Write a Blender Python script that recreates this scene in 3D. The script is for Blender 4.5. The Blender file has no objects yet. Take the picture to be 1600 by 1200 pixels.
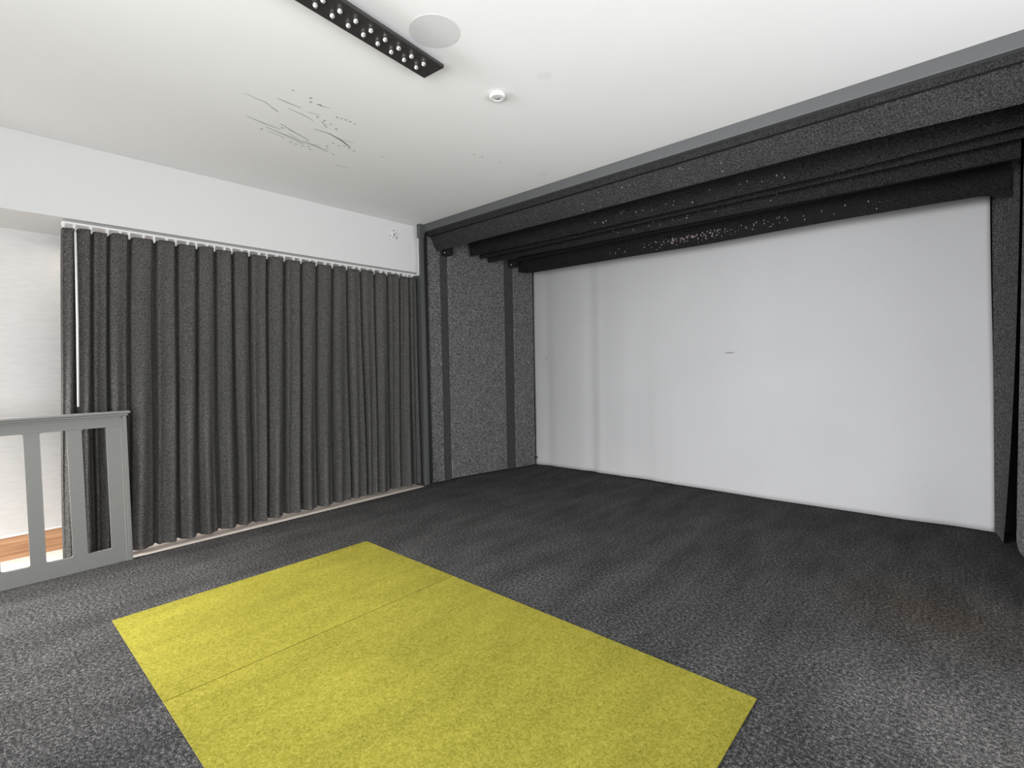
import bpy, bmesh, math, random
from mathutils import Vector, Matrix
random.seed(7)
C = bpy.context.scene
COL = C.collection
PI = math.pi

# ---------------------------------------------------------------- camera
cd = bpy.data.cameras.new('camera'); cam = bpy.data.objects.new('camera', cd); COL.objects.link(cam)
cd.sensor_width = 36; cd.lens = 17.4033; cd.clip_start = 0.05; cd.clip_end = 100
r_ = (0.74581, 0.66588, -0.01908); u_ = (-0.01078, 0.0407, 0.99911); f_ = (-0.66607, 0.74495, -0.03753)
M = Matrix.Identity(4)
for i in range(3):
    M[i][0] = r_[i]; M[i][1] = u_[i]; M[i][2] = -f_[i]
M[0][3], M[1][3], M[2][3] = 0, 0, 1.35
cam.matrix_world = M
C.camera = cam

# ---------------------------------------------------------------- world, lights, exposure
w = bpy.data.worlds.new('world'); C.world = w; w.use_nodes = True
bg = w.node_tree.nodes['Background']; bg.inputs[0].default_value = (0.98, 0.99, 1.0, 1); bg.inputs[1].default_value = 1.08
C.view_settings.view_transform = 'Standard'; C.view_settings.look = 'None'
C.view_settings.gamma = 1; C.view_settings.use_curve_mapping = False
C.view_settings.exposure = 0.22

def area(name, loc, target, sx, sy, power, color=(1, 1, 1), spread=180):
    l = bpy.data.lights.new(name, 'AREA'); l.shape = 'RECTANGLE'; l.size = sx; l.size_y = sy
    l.energy = power; l.color = color; l.spread = math.radians(spread)
    o = bpy.data.objects.new(name, l); COL.objects.link(o); o.location = loc
    d = Vector(target) - Vector(loc); o.rotation_euler = d.to_track_quat('-Z', 'Y').to_euler()
    return o
area('window_light_right', (2.4, 1.5, 1.1), (-3.2, 3.2, 2.6), 3.2, 1.4, 98, (0.98, 0.99, 1.0))
area('fill_light_back', (0.3, -1.9, 1.3), (-3.0, 4.6, 2.9), 2.6, 1.7, 88, (0.97, 0.985, 1.0), 115)  # unseen fill added behind the camera to brighten stage and ceiling
area('fill_light_left', (-3.0, -2.2, 2.0), (0.6, 4.6, -0.3), 2.0, 1.2, 98, (0.98, 0.985, 1.0), 80)  # unseen fill added behind left to lift the stage sides
area('hall_daylight', (-5.0, -1.9, 1.3), (-3.9, 1.2, -0.2), 0.9, 1.9, 50, (1.0, 0.97, 0.94), 150)
area('hall_lamp', (-4.95, 2.0, 2.36), (-4.95, 2.0, 0), 0.2, 3.0, 8, (1.0, 0.9, 0.8))
area('left_fill_beam', (-4.2, -1.6, 2.1), (-3.75, 0.35, 0.0), 0.9, 0.9, 62, (1.0, 0.965, 0.93), 70)  # extra light added to brighten the carpet near the railing
area('low_fill_beam', (2.3, 1.0, 1.5), (0.62, 2.05, 0), 0.7, 1.1, 9, (1.0, 0.97, 0.94), 20)  # narrow beam added to make a pool of light on the right carpet

# ---------------------------------------------------------------- helpers
def tag(o, label, cat, group=None, kind=None):
    o['label'] = label; o['category'] = cat
    if group: o['group'] = group
    if kind: o['kind'] = kind
    return o
def empty(name, loc=(0, 0, 0)):
    o = bpy.data.objects.new(name, None); COL.objects.link(o); o.location = loc; o.empty_display_size = .05
    return o
def build(name, bm, mats, parent=None, smooth=False, loc=None):
    """link bm (world coordinates) as one mesh object; origin kept at parent's location"""
    off = Vector((0, 0, 0))
    if parent is not None:
        p = parent
        while p is not None:
            off += p.location; p = p.parent
    elif loc is not None:
        off = Vector(loc)
    bmesh.ops.translate(bm, verts=bm.verts, vec=-off)
    bmesh.ops.recalc_face_normals(bm, faces=bm.faces)
    me = bpy.data.meshes.new(name); bm.to_mesh(me); bm.free()
    if not isinstance(mats, (list, tuple)): mats = [mats]
    for m in mats: me.materials.append(m)
    if smooth:
        for p in me.polygons: p.use_smooth = True
    o = bpy.data.objects.new(name, me); COL.objects.link(o)
    if parent is not None: o.parent = parent
    elif loc is not None: o.location = loc
    return o
def box(bm, x0, x1, y0, y1, z0, z1, mi=0):
    v = [bm.verts.new((x, y, z)) for x in (x0, x1) for y in (y0, y1) for z in (z0, z1)]
    for f in ((0,1,3,2),(4,6,7,5),(0,4,5,1),(2,3,7,6),(0,2,6,4),(1,5,7,3)):
        bm.faces.new([v[i] for i in f]).material_index = mi
def prism(bm, poly, z0, z1, mi=0):
    a = [bm.verts.new((x, y, z0)) for x, y in poly]; b = [bm.verts.new((x, y, z1)) for x, y in poly]
    n = len(poly)
    bm.faces.new(a[::-1]).material_index = mi; bm.faces.new(b).material_index = mi
    for i in range(n): bm.faces.new((a[i], a[(i+1) % n], b[(i+1) % n], b[i])).material_index = mi
def extrude_poly(bm, pts, vec, mi=0):
    a = [bm.verts.new(p) for p in pts]; b = [bm.verts.new(Vector(p) + Vector(vec)) for p in pts]
    n = len(pts)
    bm.faces.new(a[::-1]).material_index = mi; bm.faces.new(b).material_index = mi
    for i in range(n): bm.faces.new((a[i], a[(i+1) % n], b[(i+1) % n], b[i])).material_index = mi
def bevel(bm, off, seg=2):
    bmesh.ops.remove_doubles(bm, verts=bm.verts, dist=1e-6)
    es = [e for e in bm.edges if len(e.link_faces) == 2 and e.calc_face_angle(0) > .5]
    bmesh.ops.bevel(bm, geom=es, offset=off, segments=seg, affect='EDGES', clamp_overlap=True, profile=.5)
def lathe(bm, prof, c, axis='Z', n=40, mi=0):
    rings = []
    for r, h in prof:
        ring = []
        for k in range(n):
            a = 2*PI*k/n; x, y = r*math.cos(a), r*math.sin(a)
            p = {'Z': (x, y, h), 'X': (h, x, y), 'Y': (x, h, y)}[axis]
            ring.append(bm.verts.new((c[0]+p[0], c[1]+p[1], c[2]+p[2])))
        rings.append(ring)
    for a, b in zip(rings, rings[1:]):
        for k in range(n): bm.faces.new((a[k], a[(k+1) % n], b[(k+1) % n], b[k])).material_index = mi
    bm.faces.new(rings[0][::-1]).material_index = mi; bm.faces.new(rings[-1]).material_index = mi
def tube(bm, pts, r, n=10, mi=0):
    rings = []
    for i, p in enumerate(pts):
        p = Vector(p); d = (Vector(pts[min(i+1, len(pts)-1)]) - Vector(pts[max(i-1, 0)])).normalized()
        s = d.cross(Vector((0, 0, 1)));
        if s.length < .1: s = d.cross(Vector((1, 0, 0)))
        s.normalize(); t = d.cross(s)
        rings.append([bm.verts.new(p + r*(math.cos(2*PI*k/n)*s + math.sin(2*PI*k/n)*t)) for k in range(n)])
    for a, b in zip(rings, rings[1:]):
        for k in range(n): bm.faces.new((a[k], a[(k+1) % n], b[(k+1) % n], b[k])).material_index = mi
    bm.faces.new(rings[0][::-1]).material_index = mi; bm.faces.new(rings[-1]).material_index = mi
def interp(tab, x):
    if x <= tab[0][0]: return tab[0][1]
    for (a, va), (b, vb) in zip(tab, tab[1:]):
        if x <= b: return va + (vb-va)*(x-a)/(b-a)
    return tab[-1][1]

# ---------------------------------------------------------------- materials
class Mat:
    def __init__(s, name, rough=.8, spec=.3):
        s.m = bpy.data.materials.new(name); s.m.use_nodes = True; s.nt = s.m.node_tree
        s.b = s.nt.nodes['Principled BSDF']; s.b.inputs['Roughness'].default_value = rough
        s.b.inputs['Specular IOR Level'].default_value = spec
        s.co = s.n('ShaderNodeTexCoord').outputs['Object']
    def n(s, t, **k):
        o = s.nt.nodes.new(t)
        for a, v in k.items(): setattr(o, a, v)
        return o
    def l(s, a, b): s.nt.links.new(a, b)
    def noise(s, scale, detail=2, rough=.5, stretch=(1, 1, 1)):
        mp = s.n('ShaderNodeMapping'); mp.inputs['Scale'].default_value = stretch; s.l(s.co, mp.inputs[0])
        t = s.n('ShaderNodeTexNoise'); t.inputs['Scale'].default_value = scale
        t.inputs['Detail'].default_value = detail; t.inputs['Roughness'].default_value = rough
        s.l(mp.outputs[0], t.inputs['Vector']); return t.outputs['Fac']
    def ramp(s, fac, stops):
        rm = s.n('ShaderNodeValToRGB'); e = rm.color_ramp.elements
        while len(e) < len(stops): e.new(.5)
        for i, (p, c) in enumerate(stops):
            e[i].position = p; e[i].color = (*c, 1) if len(c) == 3 else c
        s.l(fac, rm.inputs[0]); return rm.outputs[0]
    def mix(s, a, b, fac, mode='MIX'):
        mx = s.n('ShaderNodeMix', data_type='RGBA', blend_type=mode)
        for v, sock in ((fac, mx.inputs[0]), (a, mx.inputs[6]), (b, mx.inputs[7])):
            if isinstance(v, (int, float)): sock.default_value = v
            elif isinstance(v, tuple): sock.default_value = (*v, 1)
            else: s.l(v, sock)
        return mx.outputs[2]
    def col(s, c):
        if isinstance(c, tuple): s.b.inputs['Base Color'].default_value = (*c, 1)
        else: s.l(c, s.b.inputs['Base Color'])
    def bump(s, h, strength, dist):
        bp = s.n('ShaderNodeBump'); bp.inputs['Strength'].default_value = strength; bp.inputs['Distance'].default_value = dist
        s.l(h, bp.inputs['Height']); s.l(bp.outputs[0], s.b.inputs['Normal'])
def g(v): return (v, v, v)
def plain(name, c, rough=.6, spec=.3, metal=0):
    m = Mat(name, rough, spec); m.b.inputs['Metallic'].default_value = metal
    f = m.noise(35, 3); m.col(m.mix(tuple(x*.94 for x in c), tuple(min(1, x*1.05) for x in c), f)); return m.m

def carpet_mat(name, dark, mid, light, scale=170, warm=None, light_streak_amt=.8):
    m = Mat(name, 1.0, .04)
    f = m.noise(scale, 4, .8); fm = m.noise(scale*.33, 3, .8)
    ff = m.mix(f, fm, .45)
    c = m.ramp(ff, [(.38, dark), (.5, mid), (.62, light)])
    big = m.noise(1.6, 3)
    c = m.mix(c, m.mix(g(.82), g(1.12), big), 1.0, 'MULTIPLY')
    light_streaks = m.ramp(m.noise(5.5, 3, .6, (1, .28, 1)), [(.34, g(.72)), (.66, g(1.25))])   # soft streaks of light painted into the pile colour
    c = m.mix(c, m.mix(g(1.0), light_streaks, light_streak_amt), 1.0, 'MULTIPLY')
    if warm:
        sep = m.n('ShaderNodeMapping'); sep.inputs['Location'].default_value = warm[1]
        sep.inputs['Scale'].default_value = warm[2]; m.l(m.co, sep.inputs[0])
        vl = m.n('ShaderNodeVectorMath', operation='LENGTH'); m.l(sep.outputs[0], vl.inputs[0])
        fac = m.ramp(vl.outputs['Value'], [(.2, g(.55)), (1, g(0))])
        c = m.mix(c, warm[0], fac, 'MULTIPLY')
    m.col(c)
    m.bump(f, .6, .006)
    return m.m
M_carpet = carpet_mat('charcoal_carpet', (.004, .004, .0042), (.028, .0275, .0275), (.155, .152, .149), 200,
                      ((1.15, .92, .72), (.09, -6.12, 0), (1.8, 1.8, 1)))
M_green = carpet_mat('lime_carpet', (.105, .100, .014), (.192, .174, .024), (.285, .257, .052), 260, light_streak_amt=.35)
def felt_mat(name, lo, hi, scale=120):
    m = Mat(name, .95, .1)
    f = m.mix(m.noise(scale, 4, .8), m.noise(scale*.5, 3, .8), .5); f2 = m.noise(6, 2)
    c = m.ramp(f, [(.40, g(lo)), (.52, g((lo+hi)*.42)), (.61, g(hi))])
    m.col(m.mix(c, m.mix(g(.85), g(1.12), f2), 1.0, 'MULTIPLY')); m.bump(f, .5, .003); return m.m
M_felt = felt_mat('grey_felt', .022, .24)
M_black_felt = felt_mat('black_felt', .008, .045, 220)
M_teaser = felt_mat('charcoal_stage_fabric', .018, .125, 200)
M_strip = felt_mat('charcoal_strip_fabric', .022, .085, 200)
M_teaser_shaded = felt_mat('shaded_stage_fabric', .009, .062, 200)  # front border's cloth again, with the shade of the recess painted darker
def cloth_mat():
    m = Mat('dark_grey_curtain_fabric', .9, .15)
    f = m.noise(260, 3, .7, (1, 1, .45)); f2 = m.noise(9, 3, .5, (1, 1, .1))
    c = m.ramp(f, [(.35, (.04, .04, .04)), (.5, (.12, .117, .113)), (.65, (.30, .29, .28))])
    m.col(m.mix(c, m.mix(g(.82), g(1.15), f2), 1.0, 'MULTIPLY')); m.bump(f, .4, .002); return m.m
M_curtain = cloth_mat()
def wallpaint(name, c, tex=.02):
    m = Mat(name, .85, .2); f = m.noise(1.3, 4, .6); f2 = m.noise(120, 2)
    m.col(m.mix(tuple(x*(1-tex) for x in c), tuple(min(1, x*(1+tex)) for x in c), f)); m.bump(f2, .06, .002); return m.m
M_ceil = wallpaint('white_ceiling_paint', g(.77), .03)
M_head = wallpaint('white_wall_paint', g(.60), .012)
def paper():
    m = Mat('pale_textured_wallpaper', .85, .2)
    f = m.noise(30, 4, .6, (1, .4, 2.0)); m.col(m.ramp(f, [(.3, (.60, .595, .585)), (.7, (.66, .655, .645))])); m.bump(f, .25, .003); return m.m
M_paper = paper()
def wood():
    m = Mat('oak_baseboard_wood', .5, .35)
    f = m.noise(14, 5, .65, (1, .12, 3.2)); m.col(m.ramp(f, [(.3, (.30, .15, .075)), (.55, (.50, .28, .15)), (.75, (.64, .41, .25))])); return m.m
M_wood = wood()
M_pale = plain('pale_beige_floor', (.62, .56, .51), .5)
M_rail = plain('grey_satin_paint', (.17, .172, .165), .45, .4)
M_frame = plain('dark_grey_frame_paint', (.07, .072, .074), .42, .45)
M_black = plain('matte_black', g(.012), .5, .3)
M_white = plain('white_plastic', g(.70), .4, .4)
M_scratch = plain('black_scuff', g(.02), .8)
M_scuff2 = plain('faint_grey_scuff', g(.14), .8)
M_patch = plain('dull_paint_patch', g(.735), .85, .2)
M_speck = plain('pale_glue_specks', (.24, .20, .195), .8)
M_back = plain('black_stage_paint', g(.015), .9, .1)
M_bar = plain('brushed_dark_bronze', (.028, .026, .025), .35, .5)
def screen_mat():
    m = Mat('white_screen_cloth', .75, .25)
    f = m.noise(90, 2, .5, (1, 1, 1)); b = m.noise(1.1, 3)
    c = m.mix((.315, .315, .32), (.365, .365, .37), b); m.col(m.mix(c, m.mix(g(.96), g(1.03), f), 1.0, 'MULTIPLY')); return m.m
M_screen = screen_mat()
def crystal():
    m = Mat('clear_crystal', .10, .6); m.col(g(.9)); m.b.inputs['Metallic'].default_value = .85; return m.m
M_crystal = crystal()

# ---------------------------------------------------------------- setting
HZ = 2.95          # ceiling height
XH = -4.60         # face of the white header over the curtain
HB = 2.43          # underside of the header
XC = -4.45         # edge of the carpet
XW = -5.22         # papered wall behind the curtain

bm = bmesh.new(); prism(bm, [(XC, -3.2), (2.6, -3.2), (2.6, 5.42), (-4.75, 5.42), (-4.75, 3.515), (XC, 3.515)], -.12, 0)
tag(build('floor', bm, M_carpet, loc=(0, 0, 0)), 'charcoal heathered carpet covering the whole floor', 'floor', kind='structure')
bm = bmesh.new(); box(bm, XW, XC, -3.2, 3.515, -.12, -.02)
tag(build('floor_hall', bm, M_pale), 'pale beige floor strip showing under the dark curtain', 'floor', kind='structure')

bm = bmesh.new(); box(bm, XH, 2.6, -3.2, 5.42, HZ, HZ+.1)
def streak(pts, wdt, mi, z):
    P = [Vector((x, y, z)) for x, y in pts]
    n = len(P); L = []; R = []
    for i, p in enumerate(P):
        d = (P[min(i+1, n-1)] - P[max(i-1, 0)]).normalized(); s = Vector((-d.y, d.x, 0))
        k = wdt*(.25 + .75*math.sin(PI*(i+.3)/(n-.4)))
        L.append(bm.verts.new(p + s*k)); R.append(bm.verts.new(p - s*k))
    for i in range(n-1): bm.faces.new((L[i], L[i+1], R[i+1], R[i])).material_index = mi
def spot(x, y, rx, ry, mi, z, n=12, a0=0):
    vs = []
    for k in range(n):
        a = 2*PI*k/n; px, py = rx*math.cos(a), ry*math.sin(a)
        vs.append(bm.verts.new((x + px*math.cos(a0) - py*math.sin(a0), y + px*math.sin(a0) + py*math.cos(a0), z)))
    bm.faces.new(vs).material_index = mi
S = [[(-3.0736, 1.1659), (-3.0878, 1.2931), (-3.1177, 1.3387)], [(-3.1177, 1.3387), (-3.1442, 1.3904)], [(-2.9907, 1.3193), (-2.9973, 1.3801), (-3.0014, 1.4676)], [(-3.0601, 1.411), (-3.0713, 1.5137), (-3.1005, 1.5961)], [(-3.3366, 1.2759), (-3.3581, 1.3947), (-3.3642, 1.4972)], [(-3.3961, 1.4164), (-3.4182, 1.5483), (-3.4364, 1.6279), (-3.471, 1.7071)], [(-3.2841, 1.4663), (-3.3343, 1.5671), (-3.3752, 1.6874)], [(-3.4264, 1.6821), (-3.4374, 1.7866), (-3.4599, 1.8858)], [(-3.2006, 1.6457), (-3.1887, 1.7499), (-3.2185, 1.8507), (-3.2809, 1.963)], [(-3.445, 1.4494), (-3.464, 1.5682)], [(-3.3834, 1.561), (-3.4474, 1.7071)], [(-3.2031, 1.8658), (-3.2046, 1.939)], [(-3.016, 1.5139), (-3.0031, 1.5885)], [(-3.437, 1.7172), (-3.4058, 1.794)], [(-2.8912, 1.5314), (-2.8745, 1.5897)], [(-3.6354, 2.0304), (-3.6346, 2.1459)]]
strong = {1: 1, 2: 1, 4: 1, 5: 1, 6: 1, 7: 1, 8: 1}
for i, s in enumerate(S):
    streak(s, .0031 if i in strong else .0022, 1 if i in (5, 8, 1, 7) else 2, HZ-.0006 - i*.00002)
streak(S[8][1:], .0048, 1, HZ-.0012)
D = [(-2.8423, 1.3456), (-2.8499, 1.4544), (-2.8907, 1.4744), (-2.8867, 1.5192), (-2.8833, 1.5307), (-2.9478, 1.6746), (-2.9421, 1.7023), (-2.9368, 1.7298), (-2.9388, 1.7618), (-2.9453, 1.7978), (-3.0417, 1.6397), (-3.0727, 1.6438), (-3.0589, 1.6918), (-3.094, 1.749), (-3.0319, 1.588), (-3.2992, 1.8399), (-3.3115, 1.8905), (-3.2852, 1.9162), (-3.2992, 1.9596), (-3.313, 2.0095), (-3.4742, 1.9345), (-3.2539, 2.2148), (-3.333, 1.4974), (-3.3873, 1.6933), (-3.5014, 1.7101), (-3.4796, 1.7455), (-3.5103, 1.7729), (-3.5021, 1.6653), (-3.496, 1.6257), (-3.4447, 1.4092), (-3.1148, 1.6887), (-3.0957, 1.6679), (-3.3768, 1.8339), (-3.4138, 1.8454), (-2.7236, 2.6678), (-2.7148, 2.7407), (-2.6785, 2.9098)]
for i, (x, y) in enumerate(D):
    spot(x, y, .004, .0085, 1 if i % 3 else 2, HZ-.0015, 8, -.1)
for x, y, r in ((-2.595, 3.34, .05), (-1.712, 2.229, .04)):
    spot(x, y, r, r, 3, HZ-.0008, 28)
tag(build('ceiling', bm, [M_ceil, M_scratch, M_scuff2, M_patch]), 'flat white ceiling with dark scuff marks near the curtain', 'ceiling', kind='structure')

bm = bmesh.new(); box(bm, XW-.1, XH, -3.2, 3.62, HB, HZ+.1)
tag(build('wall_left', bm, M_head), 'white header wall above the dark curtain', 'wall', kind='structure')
bm = bmesh.new(); box(bm, XW-.1, XW, -3.2, 3.62, -.12, HB)
tag(build('wall_hall', bm, M_paper), 'pale textured wallpapered wall left of the curtain', 'wall', kind='structure')
bm = bmesh.new(); box(bm, XW, XW+.018, -3.2, 3.62, -.02, .15); box(bm, XW, XW+.022, -3.2, 3.62, .15, .158, 1)
tag(build('baseboard_left', bm, [M_wood, M_white]), 'oak coloured wooden baseboard under the wallpaper', 'baseboard', kind='structure')
# short return between header and stage frame, end of the hall
bm = bmesh.new(); box(bm, XW-.1, -4.502, 3.562, 3.60, 2.40, HZ); box(bm, XW-.1, -4.502, 3.562, 3.60, -.12, 2.40, 1); box(bm, XW-.1, -4.56, 3.602, 3.68, -.12, HZ, 1)
tag(build('wall_return', bm, [M_head, M_frame]), 'narrow white wall return beside the dark stage frame', 'wall', kind='structure')
# stage recess shell
def lx(y): return -4.505 + (y-3.6)*.182
def rx(y): return .262 + (5.15-y)*.165
bm = bmesh.new(); box(bm, -4.75, -4.545, 3.685, 5.32, 0, HZ)
tag(build('wall_stage_left', bm, M_back), 'black painted side wall of the stage behind the left felt panels', 'wall', kind='structure')
bm = bmesh.new(); box(bm, .56, .72, 3.56, 5.32, 0, HZ)
tag(build('wall_stage_right', bm, M_back), 'black painted side wall of the stage behind the right felt panels', 'wall', kind='structure')
bm = bmesh.new(); box(bm, -4.75, 1.2, 5.32, 5.42, 0, HZ)
tag(build('wall_back', bm, M_back), 'black back wall of the stage behind the white screen', 'wall', kind='structure')
bm = bmesh.new(); box(bm, -4.55, 1.2, 3.62, 5.32, HZ-.012, HZ)
tag(build('ceiling_stage', bm, M_back), 'black painted ceiling over the stage recess', 'ceiling', kind='structure')

# proscenium frame
bm = bmesh.new(); box(bm, -4.466, 1.4, 3.55, 3.605, 2.866, HZ); bevel(bm, .003)
tag(build('trim_1', bm, M_frame), 'long dark grey fascia beam along the top of the stage opening', 'trim', kind='structure')
bm = bmesh.new(); box(bm, -4.508, -4.478, 3.51, 3.560, 0, 2.80); bevel(bm, .002)
box(bm, -4.520, -4.468, 3.50, 3.560, 2.80, HZ)
box(bm, -4.50, -4.474, 3.562, 3.602, 0, 2.86, 1)
tag(build('trim_2', bm, [M_frame, M_black]), 'dark grey upright post at the left end of the stage opening', 'trim', kind='structure')

# ---------------------------------------------------------------- lime carpet inset
gx = [-3.40, -2.39, -1.39, -.573]
root = empty('carpet_inset', (-1.985, 1.28, 0))
tag(root, 'lime green rectangular carpet inset laid in the charcoal floor', 'carpet')
ys = (.505, 1.28, 2.067)
for i in range(3):
    gap0 = .0025 if i == 1 else .0003; gap1 = .0025 if i == 0 else .0003
    bm = bmesh.new(); box(bm, gx[i]+gap0, gx[i+1]-gap1, ys[0], ys[2], .0005, .006)
    build('carpet_tile', bm, M_green, root)

# ---------------------------------------------------------------- stage side felt panels
def side_panel(fn, sgn, y0, y1, z0, z1, name, label, group, mat, thick=.03, rad=.0, parent=None, out=0.0, lift=0):
    """upright board following the splayed wall, optional rounded corners at its far end"""
    bm = bmesh.new(); pts = []
    if rad:
        n = 6
        pts.append((y0, z0)); 
        for k in range(n+1): a = -PI/2 + PI/2*k/n; pts.append((y1-rad+rad*math.cos(a), z0+rad+rad*math.sin(a)))
        for k in range(n+1): a = PI/2*k/n; pts.append((y1-rad+rad*math.cos(a), z1-rad+rad*math.sin(a)))
        pts.append((y0, z1))
    else: pts = [(y0, z0), (y1, z0+lift), (y1, z1), (y0, z1)]
    P = [(fn(y)+out*-sgn, y, z) for y, z in pts]
    extrude_poly(bm, P, (sgn*thick, 0, 0))
    bevel(bm, .006, 2)
    o = build(name, bm, mat, parent, loc=None if parent else ((fn((y0+y1)/2)), (y0+y1)/2, z0))
    if label: tag(o, label, 'wall panel' if 'panel' in name else 'strip', group)
    return o
side_panel(lx, -1, 3.61, 3.785, .004, 2.86, 'felt_panel', 'narrow grey felt panel beside the left stage post', 'grey felt panels lining the stage sides', M_felt)
side_panel(lx, -1, 3.885, 4.70, .012, 2.86, 'felt_panel', 'wide grey felt panel in the middle of the left stage side', 'grey felt panels lining the stage sides', M_felt, out=-.0)
side_panel(lx, -1, 4.845, 5.17, .006, 2.86, 'felt_panel', 'narrow grey felt panel touching the left edge of the white screen', 'grey felt panels lining the stage sides', M_felt)
side_panel(lx, -1, 3.788, 3.882, 0, 2.86, 'fabric_strip', 'smooth black upright strip between the two left felt panels nearest the post', 'black strips between felt panels', M_strip, thick=.02, out=-.008)
side_panel(lx, -1, 4.703, 4.842, 0, 2.86, 'fabric_strip', 'smooth black upright strip left of the screen, between wide and narrow felt panels', 'black strips between felt panels', M_strip, thick=.02, out=-.008)
side_panel(rx, 1, 3.61, 4.76, .03, 2.80, 'felt_panel', 'light grey felt panel with rounded corner at the right edge of the view', 'grey felt panels lining the stage sides', M_felt, rad=.10)
# loose leg cloth to the right of the screen
bm = bmesh.new()
ny, nz = 14, 40; grid = []
for j in range(nz+1):
    t = j/nz; z = .02 + 2.8*t; row = []
    for i in range(ny+1):
        s = i/ny; y = 5.19 - .415*s + .17*s*(1-t)**3
        zz = z - (.028*s*(1-t)**6)
        x = rx(y) - .014*(1-s) - .060*t*(1-s)**2 + .008*math.sin(3.5*s+1.2*t) - .018*s*(1-t)**2
        row.append(bm.verts.new((x, y, max(zz, .003))))
    grid.append(row)
for j in range(nz):
    for i in range(ny): bm.faces.new((grid[j][i], grid[j][i+1], grid[j+1][i+1], grid[j+1][i]))
bmesh.ops.solidify(bm, geom=bm.faces[:], thickness=.006)
o = build('leg_cloth', bm, felt_mat('charcoal_felt', .02, .26, 130), loc=(.27, 5.05, 0), smooth=True)
tag(o, 'charcoal felt cloth hanging right of the white screen with a lifted bottom corner', 'curtain')

# ---------------------------------------------------------------- borders over the stage
def border(y, ybot, prof, x0, x1, label, name='stage_border', specks=(), ztop=2.93, sag=.004, mat=M_teaser, seam=None):
    bm = bmesh.new(); nx, nz = 120, 12; grid = []
    for j in range(nz+1):
        t = j/nz; row = []
        for i in range(nx+1):
            x = x0 + (x1-x0)*i/nx; zb = interp(prof, x); z = ztop + (zb-ztop)*t
            zz = z
            yy = y + (ybot-y)*(t**.8) + sag*(math.sin(x*2.3+y*5)+.6*math.sin(x*5.1+y))*t
            row.append(bm.verts.new((x, yy, zz)))
        grid.append(row)
    for j in range(nz):
        for i in range(nx): bm.faces.new((grid[j][i], grid[j][i+1], grid[j+1][i+1], grid[j+1][i]))
    bmesh.ops.solidify(bm, geom=bm.faces[:], thickness=.005)
    for (sx, sz, w_, h_) in specks:
        zb = interp(prof, sx); t = (sz-ztop)/(zb-ztop); t = min(max(t, 0), 1)
        yy = y + (ybot-y)*(t**.8) + sag*(math.sin(sx*2.3+y*5)+.6*math.sin(sx*5.1+y))*t - .009
        vs = [bm.verts.new((sx + w_*math.cos(2*PI*k/7), yy, sz + h_*math.sin(2*PI*k/7))) for k in range(7)]
        bm.faces.new(vs).material_index = 1
    o = build(name, bm, [mat, M_speck], loc=((x0+x1)/2, y, ztop), smooth=False)
    return tag(o, label, 'stage border', 'dark fabric borders over the stage')
def rs(n, fx, fz, s=1):
    return [(fx(), fz(), random.uniform(.002, .0045)*s, random.uniform(.004, .009)*s) for _ in range(n)]
U = random.uniform; G = random.gauss
b4 = rs(95, lambda: G(-1.98, .17), lambda: min(max(G(2.568, .022), 2.515), 2.61)) \
   + rs(34, lambda: U(-1.75, -.95), lambda: U(2.53, 2.61)) + rs(12, lambda: U(-2.85, -2.35), lambda: U(2.52, 2.60)) + rs(6, lambda: U(-.9, -.3), lambda: U(2.52, 2.6))
b3 = rs(14, lambda: U(-2.6, -1.0), lambda: U(2.63, 2.68))
b2 = rs(22, lambda: U(-2.7, -.9), lambda: U(2.68, 2.75), 1.1)
b1 = rs(12, lambda: U(-2.5, -1.2), lambda: U(2.70, 2.80), 1.1)
# 1: front teaser, stapled to a batten then sloping back
bt = empty('stage_border', (-2, 3.65, 2.9))
tag(bt, 'front and longest dark border directly behind the grey fascia beam', 'stage border', 'dark fabric borders over the stage')
bm = bmesh.new(); box(bm, -4.47, .48, 3.608, 3.64, 2.825, 2.935); bevel(bm, .002)
build('batten', bm, M_black_felt, bt)
bm = bmesh.new(); nx, nz = 140, 10; grid = []
P1 = [(-4.47, 2.68), (-2.5, 2.686), (-1.4, 2.686), (-.6, 2.681), (.49, 2.655)]
def b1pt(x, t):
    zb = interp(P1, x); zt = 2.845
    y = 3.643 + .10*t**.9 - .012*math.sin(PI*t) + .005*(math.sin(x*2.1)+.7*math.sin(x*4.7+1))*t
    return (x, y, zt + (zb-zt)*t)
for j in range(nz+1):
    grid.append([bm.verts.new(b1pt(-4.462 + 4.94*i/nx, j/nz)) for i in range(nx+1)])
for j in range(nz):
    for i in range(nx): bm.faces.new((grid[j][i], grid[j][i+1], grid[j+1][i+1], grid[j+1][i]))
bmesh.ops.solidify(bm, geom=bm.faces[:], thickness=.004)
for (sx, sz, w_, h_) in b1:
    t = (sz-2.845)/(interp(P1, sx)-2.845); p = b1pt(sx, t)
    vs = [bm.verts.new((sx + w_*math.cos(2*PI*k/7), p[1]-.007 - (h_*math.sin(2*PI*k/7))*.6, sz + h_*math.sin(2*PI*k/7))) for k in range(7)]
    bm.faces.new(vs).material_index = 1
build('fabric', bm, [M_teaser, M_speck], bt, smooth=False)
border(4.13, 4.15, [(-4.33, 2.66), (-2.8, 2.647), (-1.55, 2.647), (-.65, 2.651), (.3, 2.675)], -4.345, .36, 'second dark border from the front, with scattered pale specks', specks=b2, mat=M_teaser_shaded)
border(4.28, 4.28, [(-4.3, 2.645), (.3, 2.645)], -4.31, .295, 'thin dark border just visible below the second border', sag=.002, mat=M_teaser_shaded)
border(4.41, 4.42, [(-4.3, 2.62), (-3.0, 2.604), (-1.65, 2.592), (-.7, 2.579), (.3, 2.57)], -4.315, .292, 'dark border third down, just in front of the rear track', specks=b3, mat=M_teaser_shaded)
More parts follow.
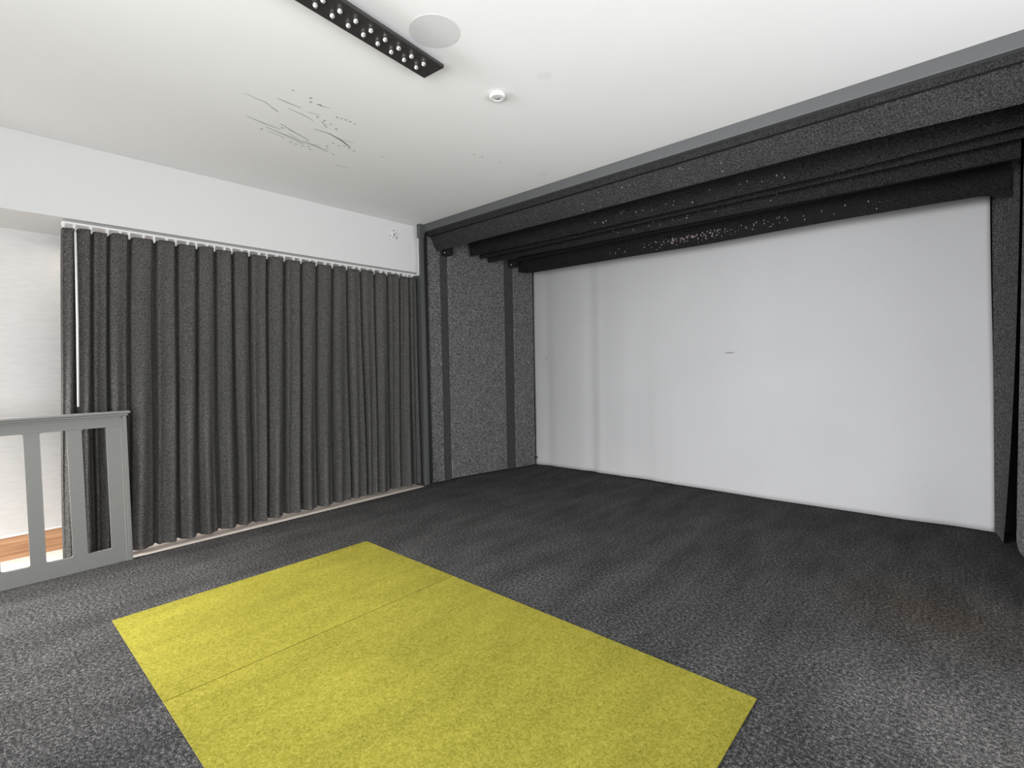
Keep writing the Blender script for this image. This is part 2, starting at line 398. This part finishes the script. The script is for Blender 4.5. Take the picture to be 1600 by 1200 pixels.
border(4.87, 4.86, [(-4.19, 2.545), (-4.1, 2.522), (-3.956, 2.507), (-3.301, 2.500), (-1.816, 2.481), (-.765, 2.49), (-.159, 2.483), (.134, 2.478), (.215, 2.455), (.278, 2.44)], -4.2, .272, 'rearmost black border overhanging the top of the white screen, spattered with pale specks', specks=b4, mat=M_black_felt)

def stage_rail(y0, y1, z0, z1, xa, xb, bz, label):
    r = empty('stage_rail', ((xa+xb)/2, (y0+y1)/2, z1))
    tag(r, label, 'rail', 'black rails carrying the borders')
    bm = bmesh.new(); box(bm, xa, xb, y0, y1, z0, z1); bevel(bm, .002); build('bar', bm, M_black, r)
    bm = bmesh.new(); box(bm, xa, xa+.12, y0-.012, y1+.012, bz, z0+.02); bevel(bm, .003); br = build('end_bracket', bm, M_black, r)
    bm = bmesh.new(); lathe(bm, [(.0035, -.004), (.006, -.001), (.006, 0)], (xa+.055, y0-.012, bz+.03), 'Y', 10); build('screw', bm, M_white, br)
    return r
stage_rail(3.81, 3.86, 2.72, 2.76, -4.455, .44, 2.635, 'front black rail ending in a bracket above the first black strip')
stage_rail(4.76, 4.80, 2.66, 2.70, -4.275, .265, 2.60, 'rear black rail ending in a bracket above the second black strip')

# ---------------------------------------------------------------- projection screen
bm = bmesh.new(); nx, nz = 150, 60; grid = []
zbot = [(-4.235, .0), (-3.58, .010), (-2.69, .012), (-1.34, .004), (-.35, .004), (.25, .008)]
for j in range(nz+1):
    t = j/nz; row = []
    for i in range(nx+1):
        s = i/nx; x0 = -4.238 + .004*math.sin(7*t); x1 = .247 - .063*t + .004*math.sin(6*t)
        x = x0 + (x1-x0)*s
        z = interp(zbot, x)*(1-t)+.002 + 2.72*t
        fade = 1.5 - .95*t
        y = 5.2 + fade*(.010*math.exp(-((x+3.35)/.07)**2) - .010*math.exp(-((x+3.22)/.06)**2) + .007*math.sin(x*9)*math.exp(-((x+2.9)/.6)**2)
              + .012*math.exp(-((x+4.02)/.08)**2)) + .006*math.sin(x*1.9+1)*(1-t) \
              + .0022*(1-t)*(math.sin(x*31)+math.sin(x*19+2))*math.exp(-((x+2.7)/.8)**2) + .003*math.sin(x*6.1+2.5*t) \
              + .02*math.exp(-((x-.0)/.18)**2)*max(0, 1-t*5)
        row.append(bm.verts.new((x, y, z)))
    grid.append(row)
back = [[bm.verts.new((v.co.x, v.co.y+.004, v.co.z)) for v in r] for r in grid]
for j in range(nz):
    for i in range(nx):
        bm.faces.new((grid[j][i], grid[j][i+1], grid[j+1][i+1], grid[j+1][i])); bm.faces.new((back[j][i], back[j+1][i], back[j+1][i+1], back[j][i+1]))
for j in range(nz):
    for i in (0, nx): bm.faces.new((grid[j][i], grid[j+1][i], back[j+1][i], back[j][i]))
for i in range(nx):
    for j in (0, nz): bm.faces.new((grid[j][i], grid[j][i+1], back[j][i+1], back[j][i]))
for mx, mz, w_, h_, a_ in ((-1.69, 1.437, .045, .004, .03), (-4.01, 1.433, .02, .005, -.9)):
    vs = [bm.verts.new((mx + w_*math.cos(2*PI*k/9)*math.cos(a_) - h_*math.sin(2*PI*k/9)*math.sin(a_), 5.172, mz + w_*math.cos(2*PI*k/9)*math.sin(a_) + h_*math.sin(2*PI*k/9)*math.cos(a_))) for k in range(9)]
    bm.faces.new(vs).material_index = 1
o = build('projection_screen', bm, [M_screen, plain('grey_smudge', (.17, .17, .19), .8)], loc=(-2, 5.2, 0), smooth=True)
tag(o, 'huge white cloth projection screen filling the back of the stage', 'screen')
bm = bmesh.new(); lathe(bm, [(.005, -.03), (.012, -.026), (.016, -.014), (.013, 0), (.007, .006), (.007, .02)], (-4.205, 5.165, .105), 'Y', 20)
tag(build('screen_clip', bm, M_black, smooth=True, loc=(-4.205, 5.165, .105)), 'small black knob at the lower left corner of the white screen', 'knob')

# ---------------------------------------------------------------- curtain, track
topY = [.522, .60, .69, .782, .91, 1.066, 1.209, 1.352, 1.484, 1.617, 1.756, 1.908, 2.063, 2.219, 2.371, 2.537, 2.69, 2.843, 3.011, 3.171, 3.33, 3.45, 3.556]
botY = [.44, .52, .61, .70, .817, .985, 1.139, 1.274, 1.426, 1.572, 1.698, 1.829, 1.985, 2.142, 2.302, 2.462, 2.667, 2.847, 2.972, 3.143, 3.261, 3.438, 3.54]
XT = -4.655
croot = empty('curtain', (XT, 2.0, 2.40))
tag(croot, 'wide dark grey pleated curtain hanging from the white header to the floor', 'curtain')
bm = bmesh.new(); SEG = 22; NF = len(topY)-1; nz = 60; grid = []
rnd = random.Random(3)
amp = [rnd.uniform(.8, 1.25) for _ in range(NF)]; ph = [rnd.uniform(-1, 1) for _ in range(NF)]
for j in range(nz+1):
    t = j/nz                                # 0 top, 1 bottom
    row = []
    e = t**.8
    for k in range(NF):
        a0 = topY[k]*(1-e)+botY[k]*e; a1 = topY[k+1]*(1-e)+botY[k+1]*e
        wd = a1-a0
        for i in range(SEG + (1 if k == NF-1 else 0)):
            u = i/SEG
            A = (.075 + .02*t*amp[k])*min(1, wd/.12)
            def sm(a, b, v): v = min(max((v-a)/(b-a), 0), 1); return v*v*(3-2*v)
            plate = sm(0, .14, u)*(1-sm(.74, .90, u)) + .0
            wave = math.sin(PI*u)**.6 if 0 < u < 1 else 0
            mixw = .55*t
            xx = A*((1-mixw)*plate + mixw*wave) - A*.5
            # soft secondary folds, stronger towards the hem
            xx += (.004 + .020*t)*math.sin(2*PI*u*(1.3+.3*amp[k]) + ph[k]*3 + 1.6*t)*math.sin(PI*u)
            yy = a0 + wd*(u - .06*math.sin(2*PI*u)) + .006*math.sin(4*t*PI*.5 + k)*t
            zt = 2.366 - .012*(1-abs(2*u-1))*0 ; zb = .004 + .006*math.sin(k*1.7)*.5 + .003
            z = zt + (zb-zt)*t
            if t < .03: z += .010*math.sin(PI*u)*(k % 2)
            row.append(bm.verts.new((XT + .02 + xx, yy, z)))
    grid.append(row)
for j in range(nz):
    for i in range(len(grid[0])-1): bm.faces.new((grid[j][i], grid[j][i+1], grid[j+1][i+1], grid[j+1][i]))
bmesh.ops.solidify(bm, geom=bm.faces[:], thickness=.003)
build('fabric', bm, M_curtain, croot, smooth=True)
# gliders
gbm = bmesh.new(); box(gbm, XT+.0, XT+.030, -.006, .006, 2.350, 2.3975); box(gbm, XT-.004, XT+.034, -.010, .010, 2.388, 2.396); 
bmesh.ops.translate(gbm, verts=gbm.verts, vec=(0, topY[0]+.01, 0))
gl = build('glider', gbm, M_white, croot)
base_y = topY[0]+.01
ylist = []
for k in range(NF):
    ylist.append(topY[k+1]-.012)
    if topY[k+1]-topY[k] > .1: ylist.append((topY[k]+topY[k+1])/2)
for yy in ylist:
    if yy > 3.52: continue
    c = gl.copy(); COL.objects.link(c); c.parent = croot; c.location = (0, yy-base_y, 0)
bm = bmesh.new(); tube(bm, [(-4.585, .588, 2.335), (-4.56, .57, 1.7), (-4.555, .552, 1.12)], .0068, 12)
wd_ = build('wand', bm, M_white, croot, smooth=True)
bm = bmesh.new(); tube(bm, [(-4.63, .592, 2.385), (-4.61, .592, 2.36), (-4.588, .589, 2.345), (-4.585, .588, 2.33)], .0028, 8)
build('hook', bm, M_white, wd_)

tr = empty('curtain_track', (XT, 2.0, HB))
tag(tr, 'slim white curtain track fixed under the white header', 'curtain track')
bm = bmesh.new(); box(bm, XT-.015, XT+.025, .53, 3.555, 2.405, HB); bevel(bm, .002); build('channel', bm, plain('grey_track_channel', g(.30), .5), tr)
bm = bmesh.new(); box(bm, XT-.02, XT+.032, .525, 3.555, 2.398, 2.412); bevel(bm, .002); build('lip', bm, M_white, tr)

# ---------------------------------------------------------------- guard railing
rl = empty('guard_railing', (-4.42, 0, 0))
tag(rl, 'grey painted low guard railing with wide slats at the left edge', 'railing')
RX0, RX1 = -4.445, -4.423     # board
yend, ybeg = .768, -1.16
bm = bmesh.new(); box(bm, RX0, RX1, ybeg, yend, .97, 1.046); box(bm, RX0+.004, RX1+.006, ybeg, yend, 1.032, 1.046); bevel(bm, .0015); build('top_rail', bm, M_rail, rl)
bm = bmesh.new(); box(bm, RX0, RX1, ybeg, yend, .0005, .112); bevel(bm, .0015); build('bottom_rail', bm, M_rail, rl)
def slat(y0, y1):
    """slat with small concave fillets where it meets the rails"""
    b = bmesh.new(); z0, z1, r = .112, .97, .012; pts = []
    def arc(cy, cz, a0, a1):
        for k in range(5):
            a = a0 + (a1-a0)*k/4; pts.append((cy + r*math.cos(a), cz + r*math.sin(a)))
    arc(y0-r, z0+r, -PI/2, 0); arc(y0-r, z1-r, 0, PI/2); arc(y1+r, z1-r, PI/2, PI); arc(y1+r, z0+r, PI, 1.5*PI)
    extrude_poly(b, [(RX0, y, z) for y, z in pts], (RX1-RX0, 0, 0)); return b
slats = [(.262, .338), (.470, .546)]
build('slat', slat(*slats[0]), M_rail, rl); build('slat', slat(*slats[1]), M_rail, rl)
y = .262 - .211
while y > ybeg + .12:
    build('slat', slat(y, y+.078), M_rail, rl); y -= .211
bm = bmesh.new(); extrude_poly(bm, [(RX0, .676, .112), (RX0, yend, .112), (RX0, yend, .97), (RX0, .676, .97)], (RX1-RX0, 0, 0)); build('end_stile', bm, M_rail, rl)
bm = bmesh.new(); extrude_poly(bm, [(RX0, ybeg, .112), (RX0, ybeg+.09, .112), (RX0, ybeg+.09, .97), (RX0, ybeg, .97)], (RX1-RX0, 0, 0)); build('end_stile', bm, M_rail, rl)
bm = bmesh.new(); box(bm, RX0-.012, RX1+.010, yend, yend+.024, .0005, 1.046); box(bm, RX1, RX1+.006, yend-.012, yend, .0008, 1.04); bevel(bm, .002); build('end_cap', bm, M_rail, rl)
bm = bmesh.new(); box(bm, RX0-.022, RX1+.030, ybeg-.02, yend+.045, 1.062, 1.078); box(bm, RX0-.012, RX1+.018, ybeg-.01, yend+.033, 1.046, 1.062); bevel(bm, .003); build('cap_rail', bm, M_rail, rl)

# ---------------------------------------------------------------- ceiling things
lb = empty('ceiling_light', (-2.05, 1.0, HZ))
tag(lb, 'long black ceiling light bar studded with clear crystal bulbs', 'ceiling light')
ang = math.radians(4.5)
def rotp(bm):   # turned slightly about its visible end
    bmesh.ops.rotate(bm, verts=bm.verts, cent=(-2.06, 1.735, 2.9), matrix=Matrix.Rotation(ang, 3, 'Z'))
bm = bmesh.new(); box(bm, -2.135, -1.985, .30, 1.735, 2.895, 2.912); bevel(bm, .002); rotp(bm); build('plate', bm, M_bar, lb)
bm = bmesh.new(); box(bm, -2.09, -2.03, .5, 1.55, 2.912, HZ); rotp(bm); build('mount', bm, M_bar, lb)
for i in range(17):
    for xx, dy in ((-2.036, 0), (-2.086, -.004)):
        b = bmesh.new(); lathe(b, [(.009, 0), (.011, -.003), (.0105, -.009), (.006, -.015), (.001, -.017)], (xx, 1.640+dy-i*.0805, 2.895), 'Z', 10); rotp(b)
        build('bulb', b, M_crystal, lb)

sd = empty('smoke_detector', (-2.03, 2.19, HZ))
tag(sd, 'round white smoke detector on the ceiling right of the light bar', 'smoke detector')
bm = bmesh.new(); lathe(bm, [(.040, HZ), (.040, HZ-.004), (.047, HZ-.006), (.047, HZ-.014), (.045, HZ-.020), (.040, HZ-.022), (.030, HZ-.022), (.028, HZ-.019), (.020, HZ-.019)], (-2.03, 2.19, 0), 'Z', 48)
build('housing', bm, M_white, sd, smooth=False)
bm = bmesh.new(); lathe(bm, [(.015, HZ-.018), (.015, HZ-.023), (.010, HZ-.027), (.003, HZ-.028)], (-2.03, 2.19, 0), 'Z', 32)
build('sensor_lens', bm, plain('grey_sensor', g(.22), .3), sd, smooth=True)

bm = bmesh.new(); lathe(bm, [(.12, HZ), (.12, HZ-.001)], (-1.87, 1.585, 0), 'Z', 48)  # thin flat disc, greyer than the ceiling around it
tag(build('ceiling_disc', bm, plain('dull_grey_disc', g(.60), .7), loc=(-1.87, 1.585, HZ)), 'flat round grey disc on the ceiling beside the light bar', 'ceiling plate')

rc = empty('round_cover', (XH, 3.245, 2.803))
tag(rc, 'small round perforated white cover on the header near the stage frame', 'cover')
bm = bmesh.new(); c0 = (XH, 3.245, 2.803)
lathe(bm, [(.052, 0), (.052, .003), (.046, .006), (.042, .004), (.034, .006), (.030, .004), (.012, .007), (.010, .007)], c0, 'X', 40); build('disc', bm, plain('cover_white', g(.66), .5), rc)
for a, r, s in ((0, 0, .009), (95, .046, .006), (200, .05, .006), (318, .045, .007), (40, .036, .004), (10, .038, .004), (340, .036, .004), (60, .02, .005), (330, .018, .005), (240, .03, .004), (260, .033, .004)):
    bm = bmesh.new(); a = math.radians(a); lathe(bm, [(s, .006), (s*.9, .009)], (c0[0], c0[1]+r*math.cos(a), c0[2]+r*math.sin(a)), 'X', 10)
    build('hole', bm, M_scratch, rc)
